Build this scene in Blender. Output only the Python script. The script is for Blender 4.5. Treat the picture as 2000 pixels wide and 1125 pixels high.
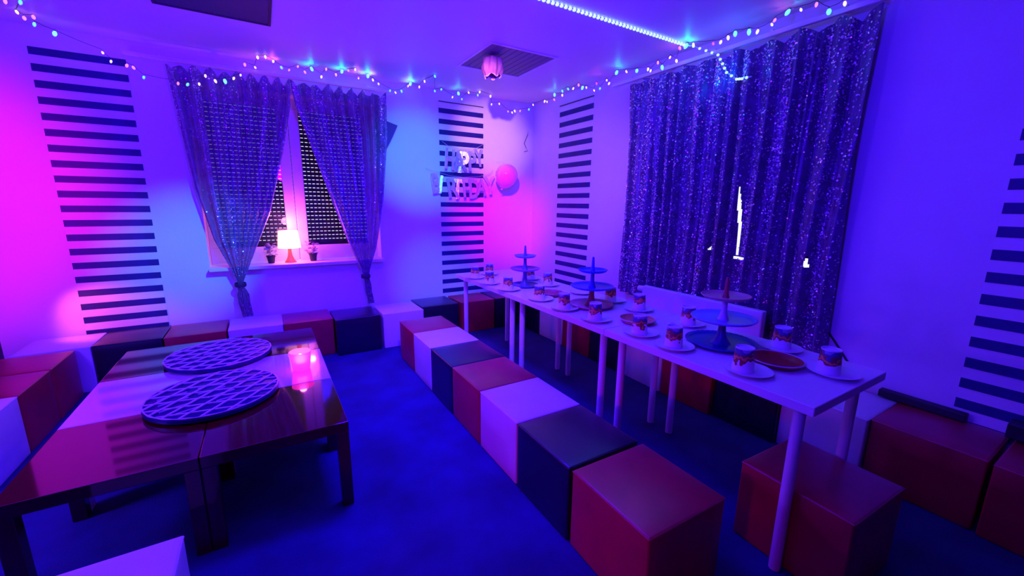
import bpy, bmesh, math, random
import numpy as np
from mathutils import Vector, Matrix
for o in list(bpy.data.objects): bpy.data.objects.remove(o)
SC = bpy.context.scene
COL = SC.collection
PI = math.pi

# ------------------------------------------------------------------ camera
XR, YB, HC = 2.96, 4.432, 2.58          # right wall, back wall, ceiling height
XL, YN = -1.76, -2.6                    # left wall and the wall behind the camera
cam_d = bpy.data.cameras.new('camera'); cam = bpy.data.objects.new('camera', cam_d); COL.objects.link(cam)
cam_d.sensor_width = 36.0; cam_d.lens = 798.93 / 2000 * 36; cam_d.clip_start = 0.02
_yaw, _pit, _rol = 0.5427, 0.2031, 0.0110
_f = Vector((math.sin(_yaw)*math.cos(_pit), math.cos(_yaw)*math.cos(_pit), -math.sin(_pit)))
_r = Vector((math.cos(_yaw), -math.sin(_yaw), 0)); _u = _r.cross(_f)
_R = _r*math.cos(_rol) + _u*math.sin(_rol); _U = -_r*math.sin(_rol) + _u*math.cos(_rol)
CAMP = Vector((0, 0, 1.3989))
cam.matrix_world = Matrix(((_R.x, _U.x, -_f.x, CAMP.x), (_R.y, _U.y, -_f.y, CAMP.y), (_R.z, _U.z, -_f.z, CAMP.z), (0, 0, 0, 1)))
SC.camera = cam

# ------------------------------------------------------------------ world: daylight outside the shutters
w = bpy.data.worlds.new('world'); SC.world = w; w.use_nodes = True
bg = w.node_tree.nodes['Background']; bg.inputs[0].default_value = (0.8, 0.85, 1.0, 1); bg.inputs[1].default_value = 1.3
SC.view_settings.view_transform = 'Standard'; SC.view_settings.look = 'None'
SC.view_settings.exposure = 0.0; SC.view_settings.gamma = 1.0; SC.view_settings.use_curve_mapping = False

# ------------------------------------------------------------------ party lamps of the room and added fill
def lamp(name, kind, loc, power, color, target=None, size=.1, spot=None, blend=.6, size_y=None, parent=None):
    d = bpy.data.lights.new(name, kind); d.energy = power; d.color = color
    if kind == 'AREA':
        d.size = size
        if size_y: d.shape = 'RECTANGLE'; d.size_y = size_y
    else: d.shadow_soft_size = size
    if kind == 'SPOT': d.spot_size = math.radians(spot); d.spot_blend = blend
    o = bpy.data.objects.new(name, d); COL.objects.link(o); o.location = loc
    if target is not None:
        o.rotation_euler = (Vector(target) - Vector(loc)).to_track_quat('-Z', 'Y').to_euler()
    if parent: o.parent = parent
    return o
# blue fill lamps added out of view; the two ceiling luminaires are off
lamp('blue_down_fill', 'AREA', (.65, 2.25, 2.50), 100, (.025, .0, 1), target=(.95, 3.15, 0), size=.6).data.spread = math.radians(118)
lamp('blue_up_fill', 'SPOT', (.40, .50, 1.90), 560, (.055, .0, 1), target=(.95, 3.2, 2.85), size=.15, spot=120, blend=1)
lamp('blue_up_fill', 'SPOT', (-1.0, 1.9, 1.85), 230, (.10, .0, 1), target=(-.95, 2.2, 2.58), size=.15, spot=150, blend=1)
lamp('blue_wall_fill', 'SPOT', (-1.2, .2, 2.2), 430, (.035, .003, 1), target=(2.96, 1.2, 1.9), size=.15, spot=62, blend=1)
lamp('violet_lamp', 'POINT', (-1.55, 2.20, 1.0), 88, (.10, .02, 1), size=.12)
# pink and red lamps by the left wall, outside the picture
lamp('pink_spot', 'SPOT', (-1.60, 2.55, 1.55), 130, (1, .0, .5), target=(-1.95, 4.43, 1.40), size=.06, spot=70, blend=.75)
lamp('red_spot', 'SPOT', (-1.6, .35, .80), 42, (1, .0, .0), target=(1.0, 1.45, .15), size=.08, spot=44, blend=1)
lamp('orange_spot', 'SPOT', (-1.45, 4.05, .75), 13, (1, .10, 0), target=(-1.15, 4.43, .42), size=.03, spot=75, blend=.8)
# colour wash of the party projector under the ceiling above the viewer
PP = (.55, 1.35, 2.47)
lamp('cyan_spot', 'SPOT', PP, 330, (0, .44, .75), target=(-.57, 4.43, .95), size=.03, spot=20, blend=1)
lamp('cyan_spot', 'SPOT', PP, 300, (0, .45, .85), target=(1.48, 4.43, 1.85), size=.03, spot=22, blend=1)
lamp('cyan_spot', 'SPOT', PP, 110, (0, .45, .8), target=(1.66, 4.43, .50), size=.03, spot=18, blend=1)
lamp('warm_spot', 'SPOT', PP, 480, (1, .42, .55), target=(2.36, 4.43, 2.12), size=.03, spot=17, blend=1)
lamp('pink_spot', 'SPOT', PP, 600, (1, .0, .55), target=(2.50, 4.43, 1.20), size=.03, spot=22, blend=1)
lamp('pink_spot', 'SPOT', PP, 90, (1, .30, .8), target=(2.96, 3.6, 1.5), size=.05, spot=36, blend=1)
lamp('lilac_fill', 'SPOT', PP, 60, (.55, .20, 1), target=(1.45, 3.0, .5), size=.05, spot=46, blend=1)  # extra fill added for the far table and pouf tops, no projector beam

# ------------------------------------------------------------------ materials
MATS = {}
def mat(name, col, rough=.5, metal=0, var=.08, vs=8, bump=0, bs=60, emit=None, es=0, coat=0, crough=.05, cior=1.5, alpha=1, trans=0, sheen=0, spec=.5):
    if name in MATS: return MATS[name]
    m = bpy.data.materials.new(name); m.use_nodes = True; nt = m.node_tree; b = nt.nodes['Principled BSDF']
    b.inputs['Roughness'].default_value = rough; b.inputs['Metallic'].default_value = metal
    b.inputs['Specular IOR Level'].default_value = spec
    b.inputs['Coat Weight'].default_value = coat; b.inputs['Coat Roughness'].default_value = crough; b.inputs['Coat IOR'].default_value = cior
    b.inputs['Alpha'].default_value = alpha; b.inputs['Transmission Weight'].default_value = trans
    b.inputs['Sheen Weight'].default_value = sheen
    tc = nt.nodes.new('ShaderNodeTexCoord')
    n = nt.nodes.new('ShaderNodeTexNoise'); n.inputs['Scale'].default_value = vs; n.inputs['Detail'].default_value = 4
    nt.links.new(tc.outputs['Object'], n.inputs['Vector'])
    r = nt.nodes.new('ShaderNodeValToRGB')
    c0 = [max(0, c*(1-var)) for c in col]; c1 = [min(1, c*(1+var)) for c in col]
    r.color_ramp.elements[0].position = .3; r.color_ramp.elements[1].position = .7
    r.color_ramp.elements[0].color = (*c0, 1); r.color_ramp.elements[1].color = (*c1, 1)
    nt.links.new(n.outputs['Fac'], r.inputs['Fac']); nt.links.new(r.outputs['Color'], b.inputs['Base Color'])
    if bump:
        n2 = nt.nodes.new('ShaderNodeTexNoise'); n2.inputs['Scale'].default_value = bs; n2.inputs['Detail'].default_value = 6
        nt.links.new(tc.outputs['Object'], n2.inputs['Vector'])
        bp = nt.nodes.new('ShaderNodeBump'); bp.inputs['Strength'].default_value = bump; bp.inputs['Distance'].default_value = .01
        nt.links.new(n2.outputs['Fac'], bp.inputs['Height']); nt.links.new(bp.outputs['Normal'], b.inputs['Normal'])
    if emit:
        b.inputs['Emission Color'].default_value = (*emit, 1); b.inputs['Emission Strength'].default_value = es
    MATS[name] = m; return m
M_WALL = mat('white_wall_paint', (.80, .80, .80), .75, bump=.12, bs=45, var=.03, vs=3)
M_CEIL = mat('white_ceiling_paint', (.80, .80, .80), .45, bump=.05, bs=30, var=.02, vs=2, spec=.35)
M_FAR = mat('darkened_unseen_wall', (.05, .045, .08), .7, var=.1)  # unseen walls darkened to cut bounce and reflections, their real colour unknown
M_FLOOR = mat('dark_blue_carpet', (.012, .018, .14), .95, bump=.5, bs=160, var=.35, vs=3.5)
M_STRIPE = mat('black_stripe', (.008, .008, .15), .55, var=.2)
M_PAPER = mat('white_wallpaper', (.82, .82, .82), .6, var=.03)
M_DARK = mat('dark_trim', (.02, .02, .03), .5)
M_WHITE = mat('white_lacquer', (.82, .82, .82), .32, var=.02, spec=.3)
M_FRAME = mat('white_window_frame', (.82, .82, .82), .4, var=.02)
M_SLAT = mat('dark_shutter', (.035, .035, .045), .5)
M_RAIL = mat('white_rail', (.8, .8, .8), .35)
P_BLACK = mat('black_leatherette', (.003, .004, .018), .36, bump=.08, bs=260, var=.15, spec=.25, coat=.75, crough=.34, cior=1.75)
P_WHITE = mat('white_leatherette', (.80, .78, .80), .42, bump=.10, bs=260, var=.03)
P_BROWN = mat('brown_leatherette', (.44, .002, .032), .38, bump=.08, bs=260, var=.15, spec=.2, coat=.7, crough=.34, cior=1.75)
M_RED = mat('red_brown_gloss', (.07, .002, .003), .07, coat=.5, var=.1)
M_WGLOSS = mat('white_gloss', (.62, .58, .62), .07, coat=.6, var=.02)

# ------------------------------------------------------------------ mesh helpers
class MB:
    def __init__(s): s.v = []; s.f = []
    def add(s, vs, fs):
        o = len(s.v); s.v += [tuple(v) for v in vs]; s.f += [tuple(i+o for i in f) for f in fs]; return s
    def box(s, x0, y0, z0, x1, y1, z1):
        v = [(x0,y0,z0),(x1,y0,z0),(x1,y1,z0),(x0,y1,z0),(x0,y0,z1),(x1,y0,z1),(x1,y1,z1),(x0,y1,z1)]
        return s.add(v, [(0,3,2,1),(4,5,6,7),(0,1,5,4),(1,2,6,5),(2,3,7,6),(3,0,4,7)])
    def lathe(s, prof, seg=24, c=(0,0,0), cap=True):
        vs = []; fs = []
        for (r, z) in prof:
            for k in range(seg):
                a = 2*PI*k/seg; vs.append((c[0]+r*math.cos(a), c[1]+r*math.sin(a), c[2]+z))
        n = len(prof)
        for i in range(n-1):
            for k in range(seg):
                k2 = (k+1) % seg
                fs.append((i*seg+k, i*seg+k2, (i+1)*seg+k2, (i+1)*seg+k))
        if cap:
            fs.append(tuple(range(seg-1, -1, -1))); fs.append(tuple((n-1)*seg+k for k in range(seg)))
        return s.add(vs, fs)
    def tube(s, pts, r, seg=6, cap=True):
        pts = [Vector(p) for p in pts]; n = len(pts); vs = []; fs = []
        rr = r if isinstance(r, (list, tuple)) else [r]*n
        up = Vector((.13, .21, 1)).normalized()
        for i, p in enumerate(pts):
            t = (pts[min(i+1, n-1)] - pts[max(i-1, 0)])
            t = t.normalized() if t.length > 1e-9 else Vector((0, 0, 1))
            a = t.cross(up)
            if a.length < .05: a = t.cross(Vector((1, .2, 0)))
            a.normalize(); b = t.cross(a)
            for k in range(seg):
                q = 2*PI*k/seg; vs.append(p + (a*math.cos(q) + b*math.sin(q))*rr[i])
        for i in range(n-1):
            for k in range(seg):
                k2 = (k+1) % seg; fs.append((i*seg+k, (i+1)*seg+k, (i+1)*seg+k2, i*seg+k2))
        if cap: fs += [tuple(range(seg)), tuple((n-1)*seg+k for k in range(seg-1, -1, -1))]
        return s.add(vs, fs)
    def mesh(s, name, m, smooth=False):
        me = bpy.data.meshes.new(name); me.from_pydata(s.v, [], s.f)
        if m: me.materials.append(m)
        if smooth: me.polygons.foreach_set('use_smooth', [True]*len(me.polygons))
        me.update(); return me
def obj(name, me, parent=None, loc=None, rot=None, label=None, cat=None, group=None, kind=None):
    o = bpy.data.objects.new(name, me); COL.objects.link(o)
    if parent: o.parent = parent
    if loc is not None: o.location = loc
    if rot is not None: o.rotation_euler = rot
    if label: o['label'] = label
    if cat: o['category'] = cat
    if group: o['group'] = group
    if kind: o['kind'] = kind
    return o
def bevel(me, wdt, seg=2, ang=30):
    bm = bmesh.new(); bm.from_mesh(me)
    ed = [e for e in bm.edges if len(e.link_faces) == 2 and e.calc_face_angle(0) > math.radians(ang)]
    bmesh.ops.bevel(bm, geom=ed, offset=wdt, segments=seg, profile=.5, affect='EDGES', clamp_overlap=True)
    bm.to_mesh(me); bm.free(); return me
def smooth(me, ang=40):
    me.polygons.foreach_set('use_smooth', [True]*len(me.polygons))
    me.set_sharp_from_angle(angle=math.radians(ang)); return me
def tree_copy(src, loc, rot=None, label=None, mats=None):
    def cp(o, par):
        c = o.copy(); COL.objects.link(c); c.parent = par
        for ch in o.children: cp(ch, c)
        return c
    c = cp(src, None); c.location = loc
    if rot is not None: c.rotation_euler = rot
    if label: c['label'] = label
    return c
def lerp(a, b, t): return a+(b-a)*t
def sstep(a, b, x):
    t = min(1, max(0, (x-a)/(b-a))); return t*t*(3-2*t)
def poly(pts, v):
    for (v0, a), (v1, b) in zip(pts, pts[1:]):
        if v <= v1: return lerp(a, b, (v-v0)/(v1-v0))
    return pts[-1][1]
ORD = ['first','second','third','fourth','fifth','sixth','seventh','eighth','ninth','tenth','eleventh','twelfth']

# ------------------------------------------------------------------ the room
TH = .30
WX0, WX1, WZ0, WZ1 = -.44, 1.045, .80, 2.34       # window behind the tied curtains
VY0, VY1, VZ0, VZ1 = 1.18, 2.58, .86, 2.18         # window behind the wide curtain
def struct(name, mb, m, label=None, cat=None): return obj(name, mb.mesh(name, m), label=label, cat=cat, kind='structure')
floor = struct('floor', MB().box(XL-TH, YN-TH, -.1, XR+TH, YB+TH, 0), M_FLOOR, 'dark blue carpet floor of the party room', 'floor')
ceiling = struct('ceiling', MB().box(XL-TH, YN-TH, HC, XR+TH, YB+TH, HC+.1), M_CEIL, 'white ceiling glowing violet above the room', 'ceiling')
m_ = MB()
m_.box(XL-TH, YB, 0, WX0, YB+TH, HC).box(WX1, YB, 0, XR+TH, YB+TH, HC).box(WX0, YB, 0, WX1, YB+TH, WZ0).box(WX0, YB, WZ1, WX1, YB+TH, HC)
wall_back = struct('wall_back', m_, M_WALL, 'white wall with two striped columns and the tied curtains', 'wall')
m_ = MB()
m_.box(XR, YN-TH, 0, XR+TH, VY0, HC).box(XR, VY1, 0, XR+TH, YB, HC).box(XR, VY0, 0, XR+TH, VY1, VZ0).box(XR, VY0, VZ1, XR+TH, VY1, HC)
wall_right = struct('wall_right', m_, M_WALL, 'white wall carrying the wide sequin curtain', 'wall')
wall_left = struct('wall_left', MB().box(XL-TH, YN-TH, 0, XL, YB, HC), M_FAR, 'plain dark wall outside the left of the picture', 'wall')
wall_front = struct('wall_front', MB().box(XL, YN-TH, 0, XR, YN, HC), M_FAR, 'plain dark wall behind the viewer', 'wall')

# striped wallpaper columns; each black stripe is a piece of its own
def stripes(wall, axis, a0, a1, z0, pitch, i0, i1, hgt=.050, top=None, edge=False):
    ztop = (top if top else z0 + .012); zb = .0
    if axis == 'y':
        pm = MB().box(a0, YB-.0015, .02, a1, YB, ztop).mesh('striped_wallpaper', M_PAPER)
        sm = MB().box(0, YB-.0045, -hgt, a1-a0, YB-.001, 0).mesh('stripe', M_STRIPE)
    else:
        pm = MB().box(XR-.0015, a0, .02, XR, a1, ztop).mesh('striped_wallpaper', M_PAPER)
        sm = MB().box(XR-.0045, 0, -hgt, XR-.001, a1-a0, 0).mesh('stripe', M_STRIPE)
    p = obj('striped_wallpaper', pm, wall)
    for i in range(i0, i1):
        obj('stripe', sm, p, loc=((a0, 0, z0-i*pitch) if axis == 'y' else (0, a0, z0-i*pitch)))
    if edge:
        e = MB()
        if axis == 'y': e.box(a0, YB-.012, 2.463, a1, YB, 2.470)
        else: e.box(XR-.012, a0, 2.463, XR, a1, 2.470)
        obj('edge_strip', e.mesh('edge_strip', M_DARK), p)
stripes(wall_back, 'y', -1.297, -.781, 2.440, .1090, 0, 22, top=2.445)
stripes(wall_back, 'y', 1.726, 2.262, 2.4008, .1103, 0, 20, top=2.463, edge=True)
stripes(wall_right, 'x', 3.353, 3.906, 2.4014, .1103, 0, 20, top=2.463, edge=True)
stripes(wall_right, 'x', -.060, .4875, 1.7528, .1082, -6, 14, top=2.43)

# ------------------------------------------------------------------ window with roller shutter
win1 = obj('window_1', MB().box(WX0, YB-.115, WZ0-.005, WX1, YB+.17, WZ0+.022).mesh('window_sill', M_FRAME), kind='structure', label='white window with closed perforated roller shutter and sill', cat='window')
FY0, FY1 = 4.60, 4.65
def rect_frame(x0, x1, z0, z1, y0, y1, wd):
    m = MB(); m.box(x0, y0, z0, x1, y1, z0+wd[0]).box(x0, y0, z1-wd[1], x1, y1, z1)
    m.box(x0, y0, z0+wd[0], x0+wd[2], y1, z1-wd[1]).box(x1-wd[3], y0, z0+wd[0], x1, y1, z1-wd[1]); return m
obj('sash_frame', bevel(rect_frame(WX0, .282, WZ0+.022, WZ1, FY0, FY1, (.145, .09, .09, .09)).mesh('sash_frame', M_FRAME), .006), win1)
obj('sash_frame', bevel(rect_frame(.286, WX1, WZ0+.022, WZ1, FY0, FY1, (.145, .09, .09, .09)).mesh('sash_frame', M_FRAME), .006), win1)
gl = mat('window_glass', (1, 1, 1), .02, trans=1, var=0); 
obj('pane', MB().box(WX0+.08, FY0+.02, .96, .20, FY0+.024, 2.26).mesh('pane', gl), win1)
obj('pane', MB().box(.37, FY0+.02, .96, WX1-.08, FY0+.024, 2.26).mesh('pane', gl), win1)
SY = 4.69; PITCH = .0395
def slat_mesh(L):
    m = MB(); m.box(0, SY, 0, L, SY+.010, PITCH-.0062)
    x = 0
    while x < L-.010:
        m.box(x, SY+.001, PITCH-.0062, x+.013, SY+.009, PITCH); x += .0370
    m.box(L-.008, SY+.001, PITCH-.0062, L, SY+.009, PITCH); return m.mesh('shutter_slat', M_SLAT)
sA = slat_mesh(WX1-WX0)
n_sl = int((WZ1-.90)/PITCH)+1
obj('shutter_bottom_bar', MB().box(WX0, SY-.004, WZ0+.02, WX1, SY+.014, .985).mesh('shutter_bottom_bar', M_SLAT), win1)
for i in range(n_sl):
    z = .985 + i*PITCH
    if z + PITCH > WZ1 - .005: break
    obj('shutter_slat', sA, win1, loc=(WX0, 0, z))
zt = z
obj('shutter_box', MB().box(WX0, SY-.02, zt, WX1, SY+.04, WZ1+.0).mesh('shutter_box', M_SLAT), win1)

# window behind the wide curtain: blackout boards with a few gaps
win2 = obj('window_2', rect_frame(VY0, VY1, VZ0, VZ1, 0, .05, (.06, .06, .06, .06)).mesh('window_2', M_FRAME), kind='structure',
           label='blacked out window behind the wide sequin curtain', cat='window')
win2.data.transform(Matrix(((0, 1, 0, XR+.10), (1, 0, 0, 0), (0, 0, 1, 0), (0, 0, 0, 1))))
holes = [(1.72, 1.93, .95, 1.66), (2.46, 2.58, .95, 1.04), (2.02, 2.14, .88, 1.14), (1.26, 1.38, .95, 1.06)]
ys = sorted({VY0, VY1, *[h[0] for h in holes], *[h[1] for h in holes]}); zs = sorted({VZ0, VZ1, *[h[2] for h in holes], *[h[3] for h in holes]})
bb = MB()
for i in range(len(ys)-1):
    j = 0
    while j < len(zs)-1:
        cy = (ys[i]+ys[i+1])/2
        isH = lambda k: any(h[0] < cy < h[1] and h[2] < (zs[k]+zs[k+1])/2 < h[3] for h in holes)
        if isH(j): j += 1; continue
        k = j
        while k+1 < len(zs)-1 and not isH(k+1): k += 1
        bb.box(XR+.152, ys[i], zs[j], XR+.164, ys[i+1], zs[k+1]); j = k+1
obj('blackout_board', bb.mesh('blackout_board', M_SLAT), win2)

# ------------------------------------------------------------------ curtain rails
def rail(name, p0, p1, label):
    t = obj(name, None, label=label, cat='curtain rail')
    (x0, y0), (x1, y1) = p0, p1
    obj('rail_profile', bevel(MB().box(min(x0, x1), min(y0, y1), 2.452, max(x0, x1), max(y0, y1), 2.480).mesh('rail_profile', M_RAIL), .003), t)
    n = 5
    for i in range(n):
        f = (i+.5)/n
        if abs(x1-x0) > abs(y1-y0):
            x = x0+(x1-x0)*f; b = MB().box(x-.015, y1-.002, 2.478, x+.015, YB, 2.50)
        else:
            y = y0+(y1-y0)*f; b = MB().box(x1-.002, y-.015, 2.478, XR, y+.015, 2.50)
        obj('bracket', b.mesh('bracket', M_RAIL), t)
    return t
rail('curtain_rail', (-.78, YB-.105), (1.19, YB-.075), 'white curtain rail above the two tied curtains')
rail('curtain_rail', (XR-.105, 1.04), (XR-.075, 3.0), 'white curtain rail above the wide sequin curtain')

# ------------------------------------------------------------------ sequin curtains
def cloth_mat(name, col, alpha, spec=.5):
    m = mat(name, col, .34, var=.35, vs=14, sheen=.25, spec=spec)
    nt = m.node_tree; b = nt.nodes['Principled BSDF']; out = nt.nodes['Material Output']
    tr = nt.nodes.new('ShaderNodeBsdfTransparent'); mx = nt.nodes.new('ShaderNodeMixShader'); mx.inputs[0].default_value = alpha
    nt.links.new(tr.outputs[0], mx.inputs[1]); nt.links.new(b.outputs[0], mx.inputs[2]); nt.links.new(mx.outputs[0], out.inputs[0])
    return m
M_CLOTH = cloth_mat('sheer_purple_cloth', (.17, .09, .27), .88)
M_CLOTH2 = cloth_mat('purple_cloth', (.11, .055, .19), 1.0)
def sequin_mat(name, col, rough):
    return mat(name, col, rough, metal=.75, var=.3, vs=40)
M_SEQ = sequin_mat('silver_sequins', (.95, .84, .93), .26)
def curtain(name, surf, nu, nv, label, nseq, dens, seed, cmat, size=.0042, normal=None, hole=None):
    """surf(u, v) -> xyz, u across, v down; a folded cloth with real sequins sewn on"""
    P = np.array([[surf(u/(nu-1), v/(nv-1)) for u in range(nu)] for v in range(nv)])
    fs = [(v*nu+u, v*nu+u+1, (v+1)*nu+u+1, (v+1)*nu+u) for v in range(nv-1) for u in range(nu-1) if not (hole and hole(P[v, u]))]
    me = bpy.data.meshes.new(name); me.from_pydata(P.reshape(-1, 3).tolist(), [], fs); me.materials.append(cmat)
    me.polygons.foreach_set('use_smooth', [True]*len(fs)); me.update()
    t = obj(name, None, label=label, cat='curtain', group='sequin curtains')
    obj('cloth', me, t)
    rng = np.random.default_rng(seed)
    U = rng.random(nseq*3); V = rng.random(nseq*3)
    keep = rng.random(nseq*3) < np.array([dens(u, v) for u, v in zip(U, V)])
    U = U[keep][:nseq]; V = V[keep][:nseq]
    x = U*(nu-1.001); y = V*(nv-1.001); i = x.astype(int); j = y.astype(int); fx = (x-i)[:, None]; fy = (y-j)[:, None]
    A, B, C, D = P[j, i], P[j, i+1], P[j+1, i], P[j+1, i+1]
    c = A*(1-fx)*(1-fy)+B*fx*(1-fy)+C*(1-fx)*fy+D*fx*fy
    if hole:
        ok = np.array([not hole(q) for q in c]); A, B, C, c = A[ok], B[ok], C[ok], c[ok]
    n = np.cross(B-A, C-A); n /= np.linalg.norm(n, axis=1)[:, None]+1e-12
    s = np.sign((n*np.array(normal)).sum(1)); s[s == 0] = 1; n *= s[:, None]
    n = n + rng.normal(0, .38, n.shape); n /= np.linalg.norm(n, axis=1)[:, None]
    a = np.cross(n, np.tile([.1, .2, 1.], (len(n), 1))); a /= np.linalg.norm(a, axis=1)[:, None]; b = np.cross(n, a)
    c = c + np.array(normal)*.004
    vs = np.empty((len(c), 4, 3)); sz = (size*(.7+.6*rng.random(len(c))))[:, None]
    vs[:, 0] = c+a*sz; vs[:, 1] = c+b*sz; vs[:, 2] = c-a*sz; vs[:, 3] = c-b*sz
    me = bpy.data.meshes.new('sequins'); me.from_pydata(vs.reshape(-1, 3).tolist(), [], np.arange(len(c)*4).reshape(-1, 4).tolist())
    me.materials.append(M_SEQ); me.update()
    obj('sequins', me, t, kind='stuff')
    return t
YC = YB-.155
def tied(ledge, redge, ztop, zbot, nf, ph, hooks):
    def s(u, v):
        z = lerp(ztop, zbot, v)
        l = poly(ledge, z_to(v)); r = poly(redge, z_to(v)); wd = r-l
        x = l+wd*u
        depth = min(.046, .012+wd*.050)
        uu = u+.035*math.sin(7*u+ph)+.012*math.sin(19*u+2*ph)
        y = YC + depth*math.sin(2*PI*nf*uu+ph) + .3*depth*math.sin(2*PI*nf*2.3*uu+1+2*v)
        sag = .050*(1-abs(math.cos(PI*hooks*u)))**1.0*(1-sstep(0, .10, v))
        z2 = z - sag
        if v > .93: x += .012*math.sin(20*v)
        return (x, y, z2)
    z_to = lambda v: v
    return s
# left curtain: tied low, tail resting on the poufs
curtain('sequin_curtain', tied([(0, -.535), (.06, -.525), (.45, -.455), (.66, -.375), (.83, -.250), (.855, -.245), (.90, -.262), (1, -.250)],
                               [(0, .312), (.10, .300), (.30, .205), (.55, .060), (.83, -.190), (.855, -.205), (.90, -.168), (1, -.165)], 2.425, .375, 7.5, .4, 9),
        150, 110, 'left of the two tied sequin curtains, gathered low with its tail on a pouf', 9000,
        lambda u, v: (.25+.75*max(0, math.sin(31*u+3*math.sin(4*v)))**2)*(1.0 if v < .32 else .32), 3, M_CLOTH, normal=(0, -1, 0))
curtain('sequin_curtain', tied([(0, .310), (.10, .335), (.45, .545), (.70, .700), (.825, .800), (.86, .815), (.9, .820), (1, .840)],
                               [(0, 1.125), (.2, 1.115), (.5, 1.050), (.72, .960), (.825, .885), (.86, .868), (.9, .888), (1, .900)], 2.425, .375, 7.5, 1.7, 8),
        150, 110, 'right of the two tied sequin curtains, gathered beside the cyan lit wall', 9000,
        lambda u, v: (.25+.75*max(0, math.sin(27*u+1+3*math.sin(4*v)))**2)*(1.0 if v < .36 else .32), 4, M_CLOTH, normal=(0, -1, 0))
def wide_hole(p):
    y, z = p[1], p[2]
    if 1.06 < z < 1.55:
        c = 1.690+.012*(z-1.06)/.49+.004*math.sin(9*z); hw = .0075*min(1, (1.55-z)/.12)
        if abs(y-c) < hw: return True
    if 1.030 < z < 1.046 and 1.60 < y < 1.705: return True
    for cy, z0, z1, w0 in ((2.342, 1.010, 1.075, .020), (1.888, 1.075, 1.100, .010), (1.938, .895, .930, .009), (1.212, 1.04, 1.11, .007)):
        if z0 < z < z1 and abs(y-cy) < w0*(z1-z)/(z1-z0)+.003: return True
    return False
def wide(u, v):
    y = lerp(2.815, 1.045, u); top = 2.442
    zb = .60 - .10*u
    z = lerp(top, zb, v)
    sag = .042*(1-abs(math.cos(PI*9*u)))*(1-sstep(0, .12, v))*(.4+.9*u)
    y += .03*math.sin(3*v)*(u-.5)
    uu = u+.012*math.sin(23*u)+.006*math.sin(51*u+2)+.006*math.sin(5*v+4*u)
    d = .034*math.sin(2*PI*14*uu)+.012*math.sin(2*PI*31*uu+2*v)+.012*math.sin(2*PI*5*u+1.3*v)
    return (XR-.080+d*1.0*(.55+.45*sstep(0, .3, v)), y, z-sag)
curtain('sequin_curtain', wide, 360, 200, 'wide floor-reaching sequin curtain on the wall beside the long white table', 21000,
        lambda u, v: (.16+.84*max(0, math.sin(2*PI*15*(u+.012*math.sin(23*u))+.9))**2*(.4+.6*math.sin(9*u+4*v)**2)), 5, M_CLOTH2, size=.0052, normal=(-1, 0, 0), hole=wide_hole)
# tie bands
M_BAND = mat('dark_tie_band', (.03, .02, .06), .6)
for x, z, l in ((-.226, .672, 'dark band tying the left sequin curtain'), (.842, .662, 'dark band tying the right sequin curtain')):
    obj('tie_band', MB().lathe([(.042, -.018), (.047, 0), (.042, .018)], 16, (x, YC, z), cap=False).mesh('tie_band', M_BAND, True), label=l, cat='curtain tie')
# flat dark patch in front of the wall beside the right curtain
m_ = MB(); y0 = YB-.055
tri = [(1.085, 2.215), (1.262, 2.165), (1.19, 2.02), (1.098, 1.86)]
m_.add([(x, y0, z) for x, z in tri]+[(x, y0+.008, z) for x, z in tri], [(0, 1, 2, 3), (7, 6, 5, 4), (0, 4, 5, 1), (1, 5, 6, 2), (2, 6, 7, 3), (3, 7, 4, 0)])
obj('dark_patch', m_.mesh('dark_patch', mat('dark_patch_purple', (.10, .03, .22), .6)), label='dark triangular pennant beside the right tied curtain', cat='patch')

# ------------------------------------------------------------------ radiator under the wide curtain
rad = obj('radiator', None, label='white flat panel radiator behind the long white table', cat='radiator')
obj('radiator_panel', bevel(MB().box(2.738, 1.368, .37, 2.790, 2.372, .725).mesh('radiator_panel', M_WHITE), .008, 3), rad)
for y in (1.6, 2.2): obj('radiator_bracket', MB().box(2.788, y-.02, .40, XR, y+.02, .46).mesh('radiator_bracket', M_WHITE), rad)
vm = MB().lathe([(.012, 0), (.024, .006), (.026, .03), (.024, .058), (.014, .066)], 16)
v_ = obj('thermostat_knob', smooth(vm.mesh('thermostat_knob', M_WHITE)), rad, loc=(2.764, 2.372, .690), rot=(-PI/2, 0, 0))

# ------------------------------------------------------------------ ceiling panels (luminaires switched off)
def ceil_panel(x0, y0, label, fr):
    t = obj('ceiling_panel', None, loc=(x0, y0, HC), label=label, cat='ceiling light', group='unlit ceiling panels')
    S = .625
    fm = MB().box(0, 0, -.008, S, .018, 0).box(0, S-.018, -.008, S, S, 0).box(0, .018, -.008, .018, S-.018, 0).box(S-.018, .018, -.008, S, S-.018, 0)
    obj('frame', fm.mesh('frame', M_RAIL if fr else M_DARK), t)
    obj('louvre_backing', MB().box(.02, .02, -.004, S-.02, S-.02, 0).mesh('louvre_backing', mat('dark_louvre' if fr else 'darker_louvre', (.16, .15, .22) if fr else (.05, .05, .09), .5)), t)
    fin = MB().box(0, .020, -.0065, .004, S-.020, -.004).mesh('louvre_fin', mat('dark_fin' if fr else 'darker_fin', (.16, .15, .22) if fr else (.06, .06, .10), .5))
    for i in range(1, 10): obj('louvre_fin', fin, t, loc=(.02+(S-.04)*i/10, 0, 0))
    return t
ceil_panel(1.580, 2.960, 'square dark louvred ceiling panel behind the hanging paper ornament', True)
ceil_panel(-.455, 2.905, 'dark louvred ceiling panel at the top edge above the left curtain', False)

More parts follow.
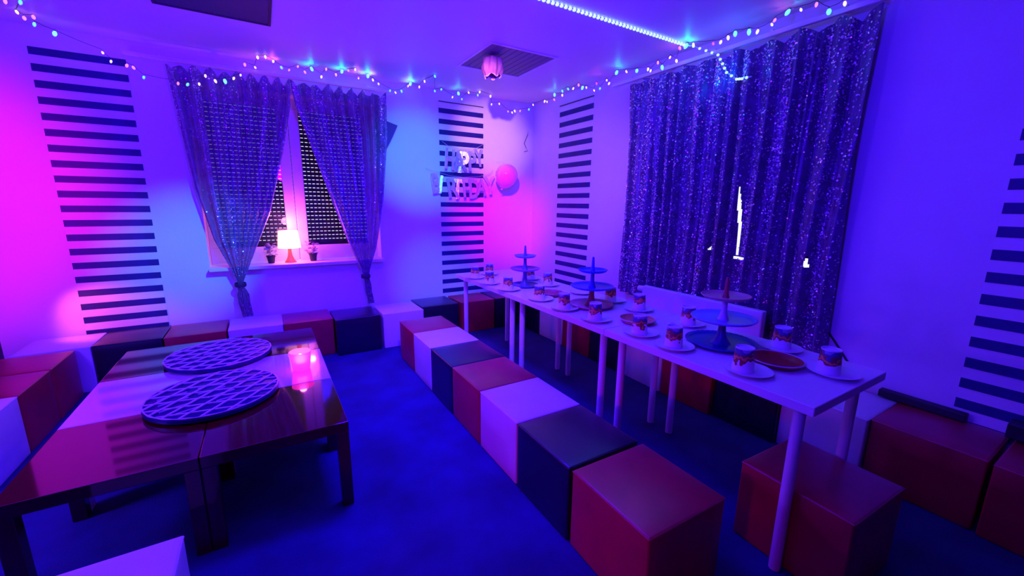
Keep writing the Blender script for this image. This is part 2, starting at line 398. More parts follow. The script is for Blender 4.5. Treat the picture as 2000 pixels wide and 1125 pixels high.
# hanging paper ornament in front of the panel
orn = obj('paper_ornament', None, loc=(1.722, 3.2, HC), label='crumpled pale pink paper ornament hanging from the ceiling panel', cat='ornament')
def orn_r(a, z):                                   # z runs 0 (top) to -1 (open bottom)
    base = poly([(0, .030), (.12, .072), (.5, .086), (.8, .080), (1, .062)], -z)
    return base*(1+.10*math.cos(6*a+2*z)+.06*math.sin(11*a-3*z))
nA, nZ = 60, 22
ov = []; of = []
for iz in range(nZ):
    z = -iz/(nZ-1)
    for ia in range(nA):
        a = 2*PI*ia/nA; r = orn_r(a, z)
        ov.append((r*math.cos(a), r*math.sin(a), -.012+z*.150+(.012*math.sin(5*a) if iz == nZ-1 else 0)))
for iz in range(nZ-1):
    for ia in range(nA): of.append((iz*nA+ia, iz*nA+(ia+1) % nA, (iz+1)*nA+(ia+1) % nA, (iz+1)*nA+ia))
me = MB().add(ov, of+[tuple(range(nA-1, -1, -1))]).mesh('paper_body', mat('pale_pink_paper', (.55, .16, .34), .6, bump=.3, bs=30)); smooth(me, 70)
obj('paper_body', me, orn)
obj('paper_rim', smooth(MB().tube(ov[-nA:]+[ov[-nA]], .004, 6, False).mesh('paper_rim', mat('pale_paper_edge', (.85, .65, .75), .5))), orn)
obj('hanger', MB().tube([(0, 0, -.014), (0, 0, 0)], .004).mesh('hanger', M_DARK), orn)

# ------------------------------------------------------------------ poufs
S_, H_ = .400, .350
def pouf_mesh(m):
    me = MB().box(-S_/2, -S_/2, 0, S_/2, S_/2, H_).mesh('pouf', m)
    bm = bmesh.new(); bm.from_mesh(me)
    bmesh.ops.subdivide_edges(bm, edges=bm.edges[:], cuts=5, use_grid_fill=True)
    for v in bm.verts:
        cx, cy = 1-(v.co.x/(S_/2))**2, 1-(v.co.y/(S_/2))**2
        if v.co.z > H_-1e-4: v.co.z += -.004 + .010*max(0, cx)*max(0, cy)
        if abs(abs(v.co.x)-S_/2) < 1e-5: v.co.x *= 1+.003*max(0, cy)
        if abs(abs(v.co.y)-S_/2) < 1e-5: v.co.y *= 1+.003*max(0, cx)
    ed = [e for e in bm.edges if len(e.link_faces) == 2 and e.calc_face_angle(0) > 1.0]
    bmesh.ops.bevel(bm, geom=ed, offset=.009, segments=3, profile=.5, affect='EDGES')
    bm.to_mesh(me); bm.free(); return smooth(me, 50)
def seam_mesh(m):
    h = S_/2-.002; z = H_-.010
    pts = [(-h, -h, z), (h, -h, z), (h, h, z), (-h, h, z)]
    mb = MB()
    for i in range(4): mb.tube([pts[i], pts[(i+1) % 4]], .0035, 6)
    return mb.mesh('seam_piping', m)
PM = {k: (pouf_mesh(m), seam_mesh(m)) for k, m in (('black', P_BLACK), ('white', P_WHITE), ('brown', P_BROWN))}
def pouf(color, x, y, label, group, rz=0, sx=1):
    o = obj('cube_pouf', PM[color][0], loc=(x, y, 0), rot=(0, 0, rz), label=label, cat='pouf', group=group)
    obj('seam_piping', PM[color][1], o); return o
for i, c in enumerate(['brown', 'white', 'black', 'brown', 'white', 'black', 'brown']):
    lb = {0: 'brown cube pouf at the far end of the row left of the white table', 1: 'white cube pouf second from the far end of the row left of the white table',
          2: 'black cube pouf third from the far end of the row left of the white table', 3: 'brown cube pouf in the middle of the row left of the white table',
          4: 'white cube pouf third from the near end of the row left of the white table', 5: 'black cube pouf next to the nearest brown one left of the white table',
          6: 'large nearest brown cube pouf in the foreground left of the table leg'}[i]
    pouf(c, .972+.2, 3.590-.204-.408*i-(.012 if i == 6 else 0), lb, 'poufs along the long white table', rz=(-.02 if i == 6 else 0))
pouf('brown', 1.83, .612, 'brown cube pouf under the near end of the long white table', 'poufs under the table', rz=-.04)
RW = ['brown', 'white', 'black', 'brown', 'white', 'black', 'brown', 'white', 'black']
RL = ['brown cube pouf against the right wall beneath the striped column', 'white cube pouf against the right wall behind the near table end',
      'black cube pouf by the right wall next to the near white one', 'brown cube pouf by the right wall under the radiator',
      'white cube pouf by the right wall seen between the middle table legs', 'black cube pouf by the right wall second from the far white one',
      'brown cube pouf by the right wall next to the far white one', 'white cube pouf by the right wall near the room corner', 'black cube pouf in the far corner behind the white table']
for i, c in enumerate(RW):
    pouf(c, lerp(2.756, 2.672, min(1, i/3)), .485+.4045*i, RL[i], 'poufs along the right wall')
pouf('brown', 2.74, .068, 'brown cube pouf at the right picture edge against the wall', 'poufs along the right wall')
BK = [('white', -1.37, 4.20, 'white cube pouf in the pink lit corner left of the back row'), ('black', -.962, 4.205, 'black cube pouf in front of the left striped column'),
      ('brown', -.552, 4.185, 'brown cube pouf left of the tied curtain tail'), ('white', -.137, 4.175, 'white cube pouf under the tail of the left tied curtain'),
      ('brown', .268, 4.165, 'brown cube pouf under the window between white and black ones'), ('black', .678, 4.085, 'black cube pouf under the tail of the right tied curtain'),
      ('white', 1.102, 4.080, 'white cube pouf against the back wall right of the window'), ('black', 1.520, 4.165, 'black cube pouf under the cyan lit back wall'),
      ('brown', 1.955, 4.150, 'brown cube pouf in front of the middle striped column'), ('black', 2.370, 4.150, 'black cube pouf at the right end of the back row')]
for c, x, y, l in BK: pouf(c, x, y, l, 'poufs along the back wall')
for c, y, l in [('brown', 3.765, 'brown cube pouf at the far end of the left side row'), ('brown', 3.355, 'brown cube pouf in the middle of the left side row'), ('white', 2.945, 'white cube pouf at the left picture edge beside the low tables')]:
    pouf(c, -1.437, y, l, 'poufs of the left side row')
pouf('white', -.515, 1.305, 'white cube pouf at the bottom left in front of the low tables', 'poufs in front of the low tables')

# dark boards lying on the poufs along the right wall
M_BOARD = mat('dark_wood_board', (.02, .015, .03), .5, var=.3, vs=20)
obj('dark_board', bevel(MB().box(XR-.055, .43, .352, XR-.006, .775, .392).mesh('dark_board', M_BOARD), .004), label='narrow dark board on the brown pouf against the right wall', cat='board')
obj('dark_board', bevel(MB().box(XR-.10, -.12, .362, XR-.006, .295, .43).mesh('dark_board', M_BOARD), .004), label='taller dark board at the right picture edge against the wall', cat='board')

# ------------------------------------------------------------------ long table made of three white tables
TX0, TX1, TY1, TZ = 1.524, 2.133, 3.576, .740
LT = 1.0076
def white_table():
    t = obj('white_table', None)
    obj('table_top', bevel(MB().box(0, -LT+.0015, TZ-.036, TX1-TX0, -.0015, TZ).mesh('table_top', M_WHITE), .002, 1), t)
    leg = MB().lathe([(.020, .004), (.0205, .02), (.0205, .66), (.0205, TZ-.040)], 20).mesh('leg', M_WHITE)
    smooth(leg); foot = MB().lathe([(.0175, 0), (.0175, .006)], 16).mesh('leg_foot', M_DARK); plate = MB().lathe([(.042, TZ-.042), (.042, TZ-.0362)], 20).mesh('mounting_plate', M_WHITE)
    for x in (.075, TX1-TX0-.075):
        for y in (-.072, -LT+.072):
            l = obj('leg', leg, t, loc=(x, y, 0)); obj('leg_foot', foot, l); obj('mounting_plate', plate, l)
    return t
wt = white_table(); wt['category'] = 'table'; wt['group'] = 'white tables pushed end to end'
wt.location = (TX0, TY1, 0); wt['label'] = 'white table at the far corner end of the long row'
tree_copy(wt, (TX0, TY1-LT, 0), label='middle one of the three white tables pushed end to end')
tree_copy(wt, (TX0, TY1-2*LT, 0), label='nearest of the three white tables with its near leg in the foreground')

# ------------------------------------------------------------------ low tables, two by three
LS = .547; LZ = .425; LX1, LY0 = .246, 1.828
def low_table(m, lm):
    t = obj('low_table', None)
    obj('table_top', bevel(MB().box(-LS/2+.001, -LS/2+.001, LZ-.05, LS/2-.001, LS/2-.001, LZ).mesh('table_top', m), .003, 2), t)
    leg = bevel(MB().box(-.025, -.025, 0, .025, .025, LZ-.05).mesh('leg', lm), .002, 1)
    for sx in (-1, 1):
        for sy in (-1, 1): obj('leg', leg, t, loc=(sx*(LS/2-.027), sy*(LS/2-.027), 0))
    t['category'] = 'low table'; t['group'] = 'low tables pushed together'; return t
lowR = low_table(M_RED, M_RED); lowW = low_table(M_WGLOSS, M_WGLOSS)
lab = {(0, 0): 'glossy red-brown low table at the front right corner of the block', (1, 0): 'glossy red-brown low table at the front left corner of the block',
       (0, 1): 'glossy white low table carrying the glowing candle', (1, 1): 'glossy white low table in the middle at the left side of the block',
       (0, 2): 'glossy red-brown low table at the back right of the block', (1, 2): 'glossy red-brown low table at the back left of the block'}
used = {}
for (ci, ri), l in lab.items():
    src = lowW if ri == 1 else lowR
    p = (LX1-LS*(ci+.5), LY0+LS*(ri+.5), 0)
    if id(src) not in used: used[id(src)] = 1; src.location = p; src['label'] = l
    else: tree_copy(src, p, label=l)

# ------------------------------------------------------------------ round lattice trays
M_TRAY = mat('dark_tray', (.006, .008, .10), .45, spec=.3); M_LAT = mat('pale_lattice', (.62, .46, .66), .4); M_CELL = mat('blue_tray_cell', (.05, .06, .30), .25)
def lattice_tray(loc, rz, label):
    t = obj('lattice_tray', None, loc=loc, rot=(0, 0, rz), label=label, cat='tray', group='round lattice trays')
    Rr = .280
    obj('base', smooth(MB().lathe([(Rr-.03, 0), (Rr, .010), (Rr, .026), (Rr-.006, .030)], 48).mesh('base', M_TRAY)), t)
    def strip(p, q, wd=.0045, z=.0305, h=.0055, nm='lattice_strip'):
        p = Vector(p); q = Vector(q); d = (q-p).normalized(); n = Vector((-d.y, d.x))*wd
        a, b, c, e = p+n, q+n, q-n, p-n
        vs = [(v.x, v.y, z) for v in (a, b, c, e)]+[(v.x, v.y, z+h) for v in (a, b, c, e)]
        obj(nm, MB().add(vs, [(3, 2, 1, 0), (4, 5, 6, 7), (0, 1, 5, 4), (1, 2, 6, 5), (2, 3, 7, 6), (3, 0, 4, 7)]).mesh(nm, M_LAT), t)
    for fam, ang in enumerate((math.radians(-14), math.radians(48))):
        d = Vector((math.cos(ang), math.sin(ang))); n = Vector((-d.y, d.x))
        for k in range(-3, 4):
            o = k*.076+.012; hl = math.sqrt(max(0, (Rr-.004)**2-o*o))
            if hl > .04: strip(n*o-d*hl, n*o+d*hl, z=.0300+.0022*fam)
    rng = random.Random(int(rz*1000)+7); ang = math.radians(17); d = Vector((math.cos(ang), math.sin(ang))); n = Vector((-d.y, d.x))
    for k in range(-3, 4):
        for s in (-1, 0, 1):
            if rng.random() < .6:
                c = n*(k*.075+.02)+d*(s*.15+rng.uniform(-.03, .03))
                if c.length < Rr-.08: strip(c-d*.058, c+d*.058, .003, nm='lattice_strip')
    rim = [((Rr-.004)*math.cos(a*2*PI/64), (Rr-.004)*math.sin(a*2*PI/64), .033) for a in range(65)]
    obj('rim', smooth(MB().tube(rim, [.0035+.0015*math.sin(a*1.9) for a in range(65)], 6, False).mesh('rim', M_LAT)), t)
    return t
lattice_tray((-.312, 3.045, LZ), .02, 'farther round lattice tray on the low tables')
lattice_tray((-.290, 2.405, LZ), .09, 'nearer round lattice tray on the low tables')

# ------------------------------------------------------------------ candle glass
cg = obj('candle_glass', None, loc=(.112, 2.60, LZ), label='frosted glass with a burning tealight glowing pink', cat='candle')
m_fr = mat('frosted_pink_glass', (1, .45, .75), .5, trans=.6, var=.02, emit=(1, .015, .6), es=.9)
obj('glass', smooth(MB().lathe([(.0, .002), (.040, .0), (.047, .005), (.060, .108), (.0575, .109), (.0445, .010), (.0, .008)], 32, cap=False).mesh('glass', m_fr)), cg)
obj('wax', smooth(MB().lathe([(.0, .012), (.022, .012), (.026, .045), (.0, .045)], 24, cap=False).mesh('wax', mat('warm_wax', (.95, .7, .8), .5, emit=(1, .08, .6), es=1.2))), cg)
obj('flame', smooth(MB().lathe([(.002, .040), (.020, .046), (.030, .060), (.026, .076), (.010, .088), (.0005, .094)], 16).mesh('flame', mat('flame', (1, .8, .6), .5, emit=(1, .42, .6), es=6))), cg)
lamp('candle_light', 'POINT', (.112, 2.60, LZ+.125), .9, (1, .08, .5), size=.02)

# ------------------------------------------------------------------ lamp and plants on the window sill
SZ = WZ0+.022
tl = obj('table_lamp', None, loc=(.192, 4.47, SZ), label='small table lamp with a glowing white shade on the window sill', cat='lamp')
obj('base', smooth(MB().lathe([(.052, 0), (.052, .004), (.036, .025), (.022, .06), (.016, .10), (.016, .15)], 24).mesh('base', mat('orange_lamp_base', (.85, .16, .05), .4))), tl)
obj('lamp_shade', smooth(MB().lathe([(.098, .140), (.094, .145), (.080, .300), (.083, .302), (.100, .141)], 32, cap=False).mesh('lamp_shade', mat('glowing_shade', (1, .95, .95), .6, emit=(1, .36, .46), es=2.9))), tl)
obj('bulb', smooth(MB().lathe([(.008, .15), (.024, .19), (.028, .215), (.018, .238), (.003, .245)], 16).mesh('bulb', mat('lamp_bulb', (1, .9, .8), .5, emit=(1, .3, .4), es=4))), tl)
lamp('sill_lamp_light', 'POINT', (.192, 4.47, SZ+.38), 5.5, (1, .10, .55), size=.04)
lamp('sill_lamp_light', 'POINT', (.30, 4.42, SZ+.20), 3, (1, .06, .6), size=.03)
def plant(x, y, label, seed):
    t = obj('potted_plant', None, loc=(x, y, SZ), label=label, cat='plant', group='small plants on the window sill')
    obj('pot', smooth(MB().lathe([(.026, 0), (.036, .062), (.039, .063), (.039, .074), (.035, .074), (.033, .066), (.0, .066)], 20, cap=False).mesh('pot', mat('black_pot', (.015, .015, .02), .45))), t)
    rng = random.Random(seed); lm = mat('pinkish_leaf', (.55, .45, .40), .5, var=.2)
    leaf = MB().add([(0, 0, 0), (.014, .012, .006), (.012, .030, .008), (0, .044, .002), (-.012, .030, .008), (-.014, .012, .006), (0, .018, -.001)],
                    [(0, 1, 6), (1, 2, 6), (2, 3, 6), (3, 4, 6), (4, 5, 6), (5, 0, 6)]).mesh('leaf', lm, True)
    for i in range(9):
        a = rng.uniform(0, 2*PI); rr = rng.uniform(.012, .058); h = rng.uniform(.10, .19)
        p = Vector((rr*math.cos(a), rr*math.sin(a), h))
        st = obj('stem', MB().tube([(0, 0, .066), (p.x*.4, p.y*.4, .066+(h-.066)*.6), p], .0018, 5).mesh('stem', lm), t)
        for k in range(4):
            obj('leaf', leaf, st, loc=p-Vector((0, 0, .012*k)), rot=(rng.uniform(-.6, .8), rng.uniform(-.5, .5), rng.uniform(0, 6.28)))
    return t
plant(.030, 4.475, 'small leafy plant in a black pot left of the glowing lamp', 3)
plant(.392, 4.475, 'small leafy plant in a black pot right of the glowing lamp', 8)

# ------------------------------------------------------------------ balloon
bl = obj('balloon', None, loc=(2.430, 4.185, 1.713), label='round glossy pink balloon hanging on the back wall near the corner', cat='balloon')
obj('skin', smooth(MB().lathe([(.001, -.150), (.012, -.147), (.045, -.135), (.085, -.105), (.115, -.062), (.130, 0), (.122, .05), (.098, .09), (.065, .117), (.03, .130), (.001, .133)], 40).mesh('skin', mat('pink_balloon', (.98, .42, .66), .10, coat=1, spec=.7)), 80), bl, rot=(.2, .25, 0))
obj('knot', smooth(MB().lathe([(.004, -.150), (.010, -.156), (.014, -.166), (.004, -.166)], 12).mesh('knot', mat('pink_balloon', (.9, .3, .6)))), bl, rot=(.2, .25, 0))
obj('string', MB().tube([(0, .01, .13), (.005, .10, .16), (0, YB-4.185, .17)], .0015).mesh('string', M_RAIL), bl)

# ------------------------------------------------------------------ letter banners
def letter_mesh(ch, m):
    cu = bpy.data.curves.new('letter', 'FONT'); cu.body = ch; cu.size = 1; cu.extrude = .02; cu.align_x = 'CENTER'; cu.align_y = 'TOP'; cu.resolution_u = 3; cu.offset = .03
    o = bpy.data.objects.new('tmp', cu); COL.objects.link(o); dg = bpy.context.evaluated_depsgraph_get()
    me = bpy.data.meshes.new_from_object(o.evaluated_get(dg)); bpy.data.objects.remove(o); bpy.data.curves.remove(cu)
    me.name = 'letter'; me.materials.clear(); me.materials.append(m); return me
M_FOIL = mat('holographic_foil', (.80, .90, .95), .22, metal=.55, var=.25, vs=6, bump=.4, bs=14)
def banner(text, pts, y, size, label, seed):
    t = obj('letter_banner', None, label=label, cat='banner', group='foil letter banners')
    P = [Vector((x, y, z)) for x, z in pts]
    obj('string', MB().tube(P, .0022, 5).mesh('string', M_FOIL), t)
    rng = random.Random(seed)
    x0, x1 = pts[1][0]+.03, pts[-2][0]-.03
    for i, ch in enumerate(text):
        x = lerp(x0, x1, i/(len(text)-1)); z = 0
        for (a, b) in zip(pts, pts[1:]):
            if a[0] <= x <= b[0]: z = lerp(a[1], b[1], (x-a[0])/(b[0]-a[0]))
        s = size*rng.uniform(.9, 1.1)
        o = obj('letter', letter_mesh(ch, M_FOIL), t, loc=(x, y-.008, z), rot=(PI/2+rng.uniform(-.15, .05), rng.uniform(-.15, .15), rng.uniform(-.38, .38)))
        o.scale = (s*.82, s*1.15, s)
banner('HAPPY', [(1.735, 2.052), (1.80, 2.012), (1.95, 1.985), (2.10, 1.99), (2.195, 2.035), (2.245, 2.065)], YB-.055, .25, 'upper foil letter banner across the middle striped column', 5)
banner('BIRTHDAY', [(1.545, 1.765), (1.60, 1.745), (1.80, 1.70), (1.98, 1.685), (2.18, 1.70), (2.33, 1.745), (2.36, 1.78)], YB-.055, .25, 'lower foil letter banner reaching to the pink balloon', 9)

# small hanging thread with a tag right of the balloon
th = obj('hanging_thread', MB().tube([(2.868, YB-.012, 2.262), (2.862, YB-.014, 2.22), (2.835, YB-.014, 2.165), (2.815, YB-.014, 2.12), (2.84, YB-.014, 2.08), (2.866, YB-.014, 2.035), (2.82, YB-.014, 2.025)], .0035, 6).mesh('hanging_thread', M_DARK), label='thin dark thread hanging on the back wall near the room corner', cat='thread')
obj('tag', bevel(MB().box(2.858, YB-.020, 2.235, 2.874, YB-.008, 2.268).mesh('tag', mat('pale_tag', (.8, .6, .6), .4)), .003), th)
obj('wall_cable', MB().tube([(XR-.012, 1.10, .672), (XR-.010, 1.03, .585), (XR-.010, .955, .488), (XR-.008, .92, .45)], .006, 8).mesh('wall_cable', M_DARK), label='black cable slanting down the right wall beside the wide curtain', cat='cable')

# ------------------------------------------------------------------ plates, cups, bowls and cake stands on the long table
M_PLATE = mat('white_paper_plate', (.80, .79, .82), .45, var=.02)
plate_me = smooth(MB().lathe([(.0, .006), (.060, .006), (.072, .009), (.090, .016), (.0905, .0175), (.089, .0175), (.071, .0115), (.060, .0085), (.0, .0085)], 40, cap=False).mesh('paper_plate', M_PLATE), 60)
plate_bot = MB().lathe([(.055, 0), (.060, .0065)], 32).mesh('foot_ring', M_PLATE)
def cup_mat():
    m = mat('printed_paper_cup', (1, 1, 1), .4, var=0); nt = m.node_tree; b = nt.nodes['Principled BSDF']
    tc = nt.nodes.new('ShaderNodeTexCoord'); sp = nt.nodes.new('ShaderNodeSeparateXYZ'); nt.links.new(tc.outputs['Object'], sp.inputs[0])
    oi = nt.nodes.new('ShaderNodeObjectInfo'); ad = nt.nodes.new('ShaderNodeVectorMath'); ad.operation = 'ADD'
    nt.links.new(tc.outputs['Object'], ad.inputs[0]); nt.links.new(oi.outputs['Random'], ad.inputs[1])
    nz = nt.nodes.new('ShaderNodeTexNoise'); nz.inputs['Scale'].default_value = 38; nz.inputs['Detail'].default_value = 1.0
    nt.links.new(ad.outputs[0], nz.inputs['Vector'])
    mt = nt.nodes.new('ShaderNodeMath'); mt.operation = 'MULTIPLY_ADD'; mt.inputs[1].default_value = .075; nt.links.new(nz.outputs['Fac'], mt.inputs[0]); nt.links.new(sp.outputs['Z'], mt.inputs[2])
    rp = nt.nodes.new('ShaderNodeValToRGB'); rp.color_ramp.interpolation = 'CONSTANT'
    mr = nt.nodes.new('ShaderNodeMapRange'); mr.inputs['From Min'].default_value = .0; mr.inputs['From Max'].default_value = .16; nt.links.new(mt.outputs[0], mr.inputs['Value']); nt.links.new(mr.outputs[0], rp.inputs['Fac'])
    e = rp.color_ramp.elements; e[0].position = 0; e[0].color = (.82, .80, .82, 1); e[1].position = .50; e[1].color = (.30, .05, .03, 1)
    for p, c in ((.56, (.75, .30, .10, 1)), (.63, (.22, .05, .06, 1)), (.70, (.06, .07, .25, 1)), (.80, (.30, .32, .5, 1))):
        q = e.new(p); q.color = c
    nt.links.new(rp.outputs['Color'], b.inputs['Base Color']); return m
M_CUP = cup_mat(); M_CUPRIM = mat('cup_rim', (.75, .78, .85), .35)
cup_me = smooth(MB().lathe([(.0410, .0), (.0415, .003), (.0405, .006), (.0345, .094)], 32, cap=False).mesh('wall', M_CUP), 50)
cup_bot = smooth(MB().lathe([(.0345, .094), (.0350, .0965), (.0345, .099), (.0325, .0985), (.0320, .092), (.0, .092)], 32, cap=False).mesh('base_rim', M_CUPRIM), 50)
PL = [  # x, y, cup offset or None, label place
 (1.580, 3.262, (.0, .0), 'first from the far end on the left side'), (1.785, 3.372, (-.006, -.01), 'at the far head end'),
 (1.572, 2.972, (.0, .0), 'second from the far end on the left side'), (1.585, 2.675, (-.008, .0), 'third from the far end on the left side'),
 (2.000, 2.985, (-.012, .0), 'farthest on the right side behind the far cake stand'), (1.965, 2.680, (.0, .01), 'second from the far end on the right side'),
 (1.613, 2.285, (-.012, .0), 'fourth from the far end on the left side'), (1.600, 2.000, (-.005, .0), 'fifth from the far end on the left side'),
 (1.605, 1.710, (-.010, .0), 'sixth from the far end on the left side'), (2.010, 2.320, None, 'behind the middle cake stand'),
 (2.030, 2.010, (-.015, .008), 'right of the middle cake stand'), (2.000, 1.752, (.005, .0), 'in front of the left end of the radiator'),
 (1.628, 1.398, (-.012, .0), 'beside the tan bowl on the left side'), (1.995, 1.388, (.0, .0), 'left behind the near cake stand'),
 (1.610, 1.180, (-.005, .0), 'beside the near cake stand on the left side'), (1.622, .838, (-.015, .012), 'on the left beside the red bowl'),
 (2.030, .915, (.015, .005), 'on the right below the curtain corner'), (1.905, .655, (-.012, .012), 'nearest to the right end of the table')]
for x, y, c, wh in PL:
    p = obj('paper_plate', plate_me, loc=(x, y, TZ), label='white paper plate '+wh, cat='plate', group='plates on the long table')
    obj('foot_ring', plate_bot, p)
    if c:
        q = obj('paper_cup', None, loc=(x+c[0], y+c[1], TZ+.0087), rot=(0, 0, x*37+y*11), label='printed paper cup on the plate '+wh, cat='cup', group='cups on the long table')
        obj('wall', cup_me, q); obj('base_rim', cup_bot, q)
def bowl(x, y, r, col, rimc, label):
    t = obj('shallow_bowl', None, loc=(x, y, TZ), label=label, cat='bowl', group='shallow bowls on the long table')
    n = label.split()[0]
    obj('bowl_body', smooth(MB().lathe([(.0, 0), (r*.72, 0), (r*.9, .008), (r, .024), (r*.97, .025), (r*.86, .011), (r*.68, .005), (.0, .005)], 40, cap=False).mesh('bowl_body', mat(n+'_bowl', col, .4, var=.25, vs=60)), 60), t)
    obj('rim', smooth(MB().tube([(r*math.cos(a*PI/24), r*math.sin(a*PI/24), .025) for a in range(49)], .0028, 6, False).mesh('rim', mat(n+'_bowl_rim', rimc, .4))), t)
bowl(1.765, 2.372, .092, (.45, .06, .10), (.45, .12, .2), 'plum shallow bowl between the far and middle cake stands')
bowl(1.785, 1.565, .098, (.62, .25, .10), (.75, .55, .5), 'tan shallow bowl between the middle and near cake stands')
bowl(1.820, .830, .102, (.33, .012, .010), (.6, .5, .6), 'red shallow bowl near the right end of the long table')
def stand(x, y, radii, hs, cols, label):
    t = obj('cake_stand', None, loc=(x, y, TZ), label=label, cat='cake stand', group='three-tier cake stands')
    def tray(r, z, m, nm):
        prof = [(.0, z), (r*.8, z), (r*.95, z+.006), (r, z+.016), (r*.975, z+.017), (r*.92, z+.010), (r*.78, z+.004), (.0, z+.004)]
        o = obj(nm, smooth(MB().lathe(prof, 48, cap=False).mesh(nm, m), 60), t)
        ring = [(r*math.cos(a*PI/36), r*math.sin(a*PI/36), z+.016) for a in range(73)]
        obj('beaded_rim', smooth(MB().tube(ring, [.0022+.0016*(a % 2) for a in range(73)], 6, False).mesh('beaded_rim', m)), o)
    z1, z2, z3 = hs
    tray(radii[0], .004, cols[0], 'lower_tray'); tray(radii[1], z1, cols[1], 'middle_tray'); tray(radii[2], z2, cols[2], 'upper_tray')
    obj('lower_column', smooth(MB().lathe([(.046, .008), (.036, .020), (.022, .045), (.017, .08), (.016, z1)], 24).mesh('lower_column', cols[3])), t)
    obj('middle_column', smooth(MB().lathe([(.026, z1+.004), (.018, z1+.02), (.013, z1+.05), (.012, z2)], 24).mesh('middle_column', cols[4])), t)
    obj('spire', smooth(MB().lathe([(.017, z2+.004), (.012, z2+.02), (.010, z2+.05), (.0075, z3-.006), (.003, z3)], 24).mesh('spire', cols[5])), t)
c_sl = mat('slate_blue_plastic', (.12, .14, .38), .35); c_bl = mat('blue_plastic', (.03, .07, .55), .35); c_lb = mat('light_blue_plastic', (.25, .42, .80), .35)
c_pk = mat('pink_brown_plastic', (.55, .16, .20), .35); c_br = mat('brown_plastic', (.36, .05, .06), .4); c_tn = mat('tan_plastic', (.55, .34, .30), .4); c_wh = mat('pale_plastic', (.62, .64, .75), .35)
c_pu = mat('violet_plastic', (.40, .10, .50), .35); c_db = mat('dark_blue_plastic', (.015, .03, .30), .35)
stand(1.778, 2.748, (.106, .118, .085), (.135, .238, .334), (c_sl, c_pu, c_lb, c_sl, c_sl, c_sl), 'farthest three-tier cake stand, slate blue with a violet middle tray')
stand(1.806, 1.980, (.143, .138, .092), (.124, .230, .330), (c_pk, c_bl, c_bl, c_br, c_bl, c_bl), 'middle three-tier cake stand, blue above a pinkish brown lower tray')
stand(1.850, 1.100, (.157, .142, .106), (.122, .230, .332), (c_db, c_lb, c_tn, c_db, c_wh, c_br), 'nearest three-tier cake stand with dark blue lower and light blue middle tray')

# ------------------------------------------------------------------ string lights and LED rope
def emis(name, c, s): return mat(name, (1, 1, 1), .4, var=0, emit=c, es=s)
EM = {'c': emis('cyan_bulb', (.02, .55, 1), 1.7), 'C': emis('bright_cyan_bulb', (.08, .70, 1), 1.9), 'w': emis('white_bulb', (1, .62, .85), 1.6), 'p': emis('pink_bulb', (1, .20, .45), 1.5), 'r': emis('red_bulb', (1, .04, .12), 1.5)}
def ray(x, y): return (_R*((x-1000)/798.93) - _U*((y-562.5)/798.93) + _f)
def hang(x, y, right):
    v = ray(x, y); t = (XR-.165)/v.x if right else (YB-(.235 if x < 475 else .135))/v.y
    p = CAMP+v*t
    if p.z > HC-.014: p = CAMP+v*((HC-.014-CAMP.z)/v.z)
    return p
bulb_me = {k: smooth(MB().lathe([(.0028, .006), (.0055, .002), (.0068, -.004), (.0050, -.011), (.001, -.015)], 10).mesh('bulb', m)) for k, m in EM.items()}
sock_me = MB().lathe([(.0035, .006), (.0035, .017)], 8).mesh('socket', M_DARK)
def string_lights(name, L, right, label):
    t = obj(name, None, label=label, cat='string lights', group='strings of fairy lights')
    P = [hang(x, y, right) for x, y, c in L]
    W = []
    for i, p in enumerate(P):
        q = p+Vector((0, 0, .018)); q.z = min(q.z, HC-.003); W.append(q)
        if i+1 < len(P): W.append((q+P[i+1]+Vector((0, 0, .016)))/2-Vector((0, 0, .004)))
    for q in W: q.z = min(q.z, HC-.003)
    obj('wire', MB().tube(W, .0016, 5).mesh('wire', M_DARK), t)
    rng = random.Random(len(L))
    for p, (x, y, c) in zip(P, L):
        b = obj('bulb', bulb_me[c], t, loc=p, rot=(rng.uniform(-.5, .5), rng.uniform(-.5, .5), 0)); b.scale = (1.8,)*3 if c == 'C' else (rng.uniform(1.0, 1.45),)*3
        obj('socket', sock_me, b).scale = (.6, .6, .6)
        if c == 'C': lamp('bulb_light', 'SPOT', (p.x, p.y, min(p.z-.012, HC-.055)), .62, (.0, .62, 1), target=(p.x-.02, p.y-.02, HC), size=.008, spot=150, blend=1)
        elif rng.random() < .22: lamp('bulb_light', 'SPOT', (p.x, p.y, min(p.z-.01, HC-.055)), .30, (1, .10, .5), target=(p.x-.02, p.y-.02, HC), size=.008, spot=150, blend=1)
LA = [(10,1,'p'),(40,3,'c'),(32,22,'w'),(47,34,'p'),(65,32,'p'),(67,46,'c'),(107,64,'C'),(200,102,'w'),(217,119,'w'),(248,127,'p'),(260,131,'p'),(281,150,'c'),(348,162,'p'),(367,164,'c'),(389,163,'w'),(401,147,'w'),(420,157,'w'),(439,157,'C'),(457,152,'w'),(470,146,'w')]
LB = [(478,125,'p'),(498,131,'w'),(503,111,'w'),(518,110,'w'),(534,119,'w'),(549,131,'c'),(565,136,'p'),(582,129,'p'),(595,140,'p'),(608,133,'C'),(628,149,'w'),(637,134,'p'),(656,145,'p'),(668,138,'C'),(680,137,'p'),(694,135,'w'),(700,151,'r'),(719,147,'C'),(728,155,'w'),(739,163,'w'),(762,176,'c'),(772,180,'w'),(784,177,'c'),(797,167,'p'),(802,162,'C'),(819,169,'w'),(829,158,'w'),(849,148,'c'),(849,177,'c'),(862,174,'c'),(884,189,'w'),(895,181,'C'),(902,193,'c'),(915,180,'w'),(933,185,'c'),(937,179,'w'),(958,187,'w'),(960,203,'w'),(975,202,'w'),(992,217,'p'),(1000,219,'w'),(1005,216,'w'),(1016,216,'p'),(1033,213,'c')]
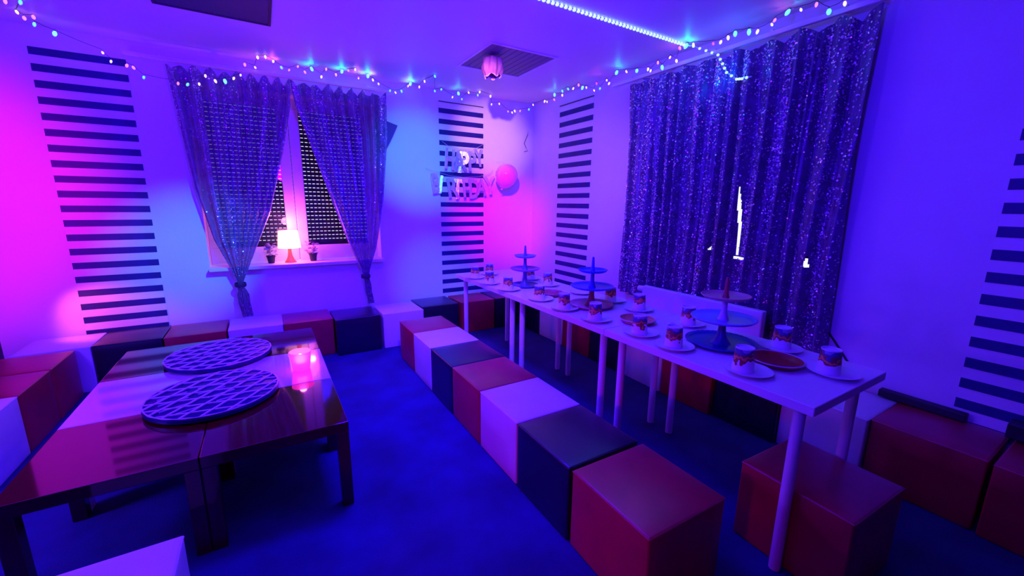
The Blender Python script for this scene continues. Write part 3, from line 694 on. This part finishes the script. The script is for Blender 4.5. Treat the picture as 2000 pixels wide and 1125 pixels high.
LR = [(1041,204,'w'),(1064,197,'w'),(1068,198,'w'),(1082,194,'p'),(1083,184,'C'),(1098,185,'w'),(1098,177,'c'),(1109,173,'c'),(1120,172,'w'),(1130,165,'p'),(1138,170,'C'),(1145,170,'w'),(1160,176,'w'),(1165,162,'r'),(1172,172,'c'),(1185,156,'w'),(1190,162,'w'),(1205,140,'C'),(1223,139,'w'),(1244,137,'C'),(1266,134,'w'),(1271,137,'w'),(1285,121,'p'),(1293,130,'C'),(1309,111,'w'),(1321,118,'w'),(1327,93,'r'),(1341,88,'C'),(1354,86,'w'),(1393,84,'r'),(1408,81,'w'),(1422,72,'w'),(1436,64,'C'),(1463,60,'C'),(1480,60,'w'),(1507,47,'w'),(1514,38,'p'),(1540,22,'C'),(1564,18,'w'),(1595,7,'p'),(1619,21,'C'),(1650,5,'w')]
string_lights('string_lights', LA, False, 'string of fairy lights over the left striped column and left curtain')
string_lights('string_lights', LB, False, 'string of fairy lights along the back wall from the curtains to the corner')
string_lights('string_lights', LR, True, 'string of fairy lights along the right wall above the wide curtain')
rope = obj('led_rope', None, label='dotted white LED rope across the ceiling to the wide curtain', cat='LED strip')
RP = [Vector((x, 2.210, HC-.010)) for x in np.linspace(.55, 2.80, 70)]
RP2 = [Vector(p) for p in [(2.835, 2.15, 2.545), (2.845, 2.05, 2.49), (2.838, 1.947, 2.433), (2.838, 1.905, 2.365), (2.838, 1.868, 2.300), (2.838, 1.790, 2.240), (2.838, 1.752, 2.234), (2.838, 1.690, 2.234)]]
obj('rope_tube', MB().tube(RP+RP2, .0045, 6).mesh('rope_tube', mat('clear_rope', (.5, .6, .9), .3)), rope)
led = smooth(MB().lathe([(.001, -.0075), (.0065, -.005), (.0085, 0), (.0065, .005), (.001, .0075)], 10).mesh('led', emis('led_dot', (.40, .68, 1), 1.35)))
for p in RP[::1]: obj('led', led, rope, loc=(p.x, p.y, p.z-.003)).scale = (1.45,)*3
for i in range(len(RP2)-1):
    for k in range(2): 
        p = RP2[i].lerp(RP2[i+1], k/2); obj('led', led, rope, loc=(p.x-.004, p.y, p.z)).scale = (1.2,)*3
lamp('led_rope_light', 'AREA', (1.9, 2.21, HC-.03), 6, (.02, .10, 1), target=(1.9, 2.21, 0), size=1.7, size_y=.02)
lamp('led_rope_light', 'POINT', (2.78, 1.85, 2.30), 1.2, (.0, .10, 1), size=.03)
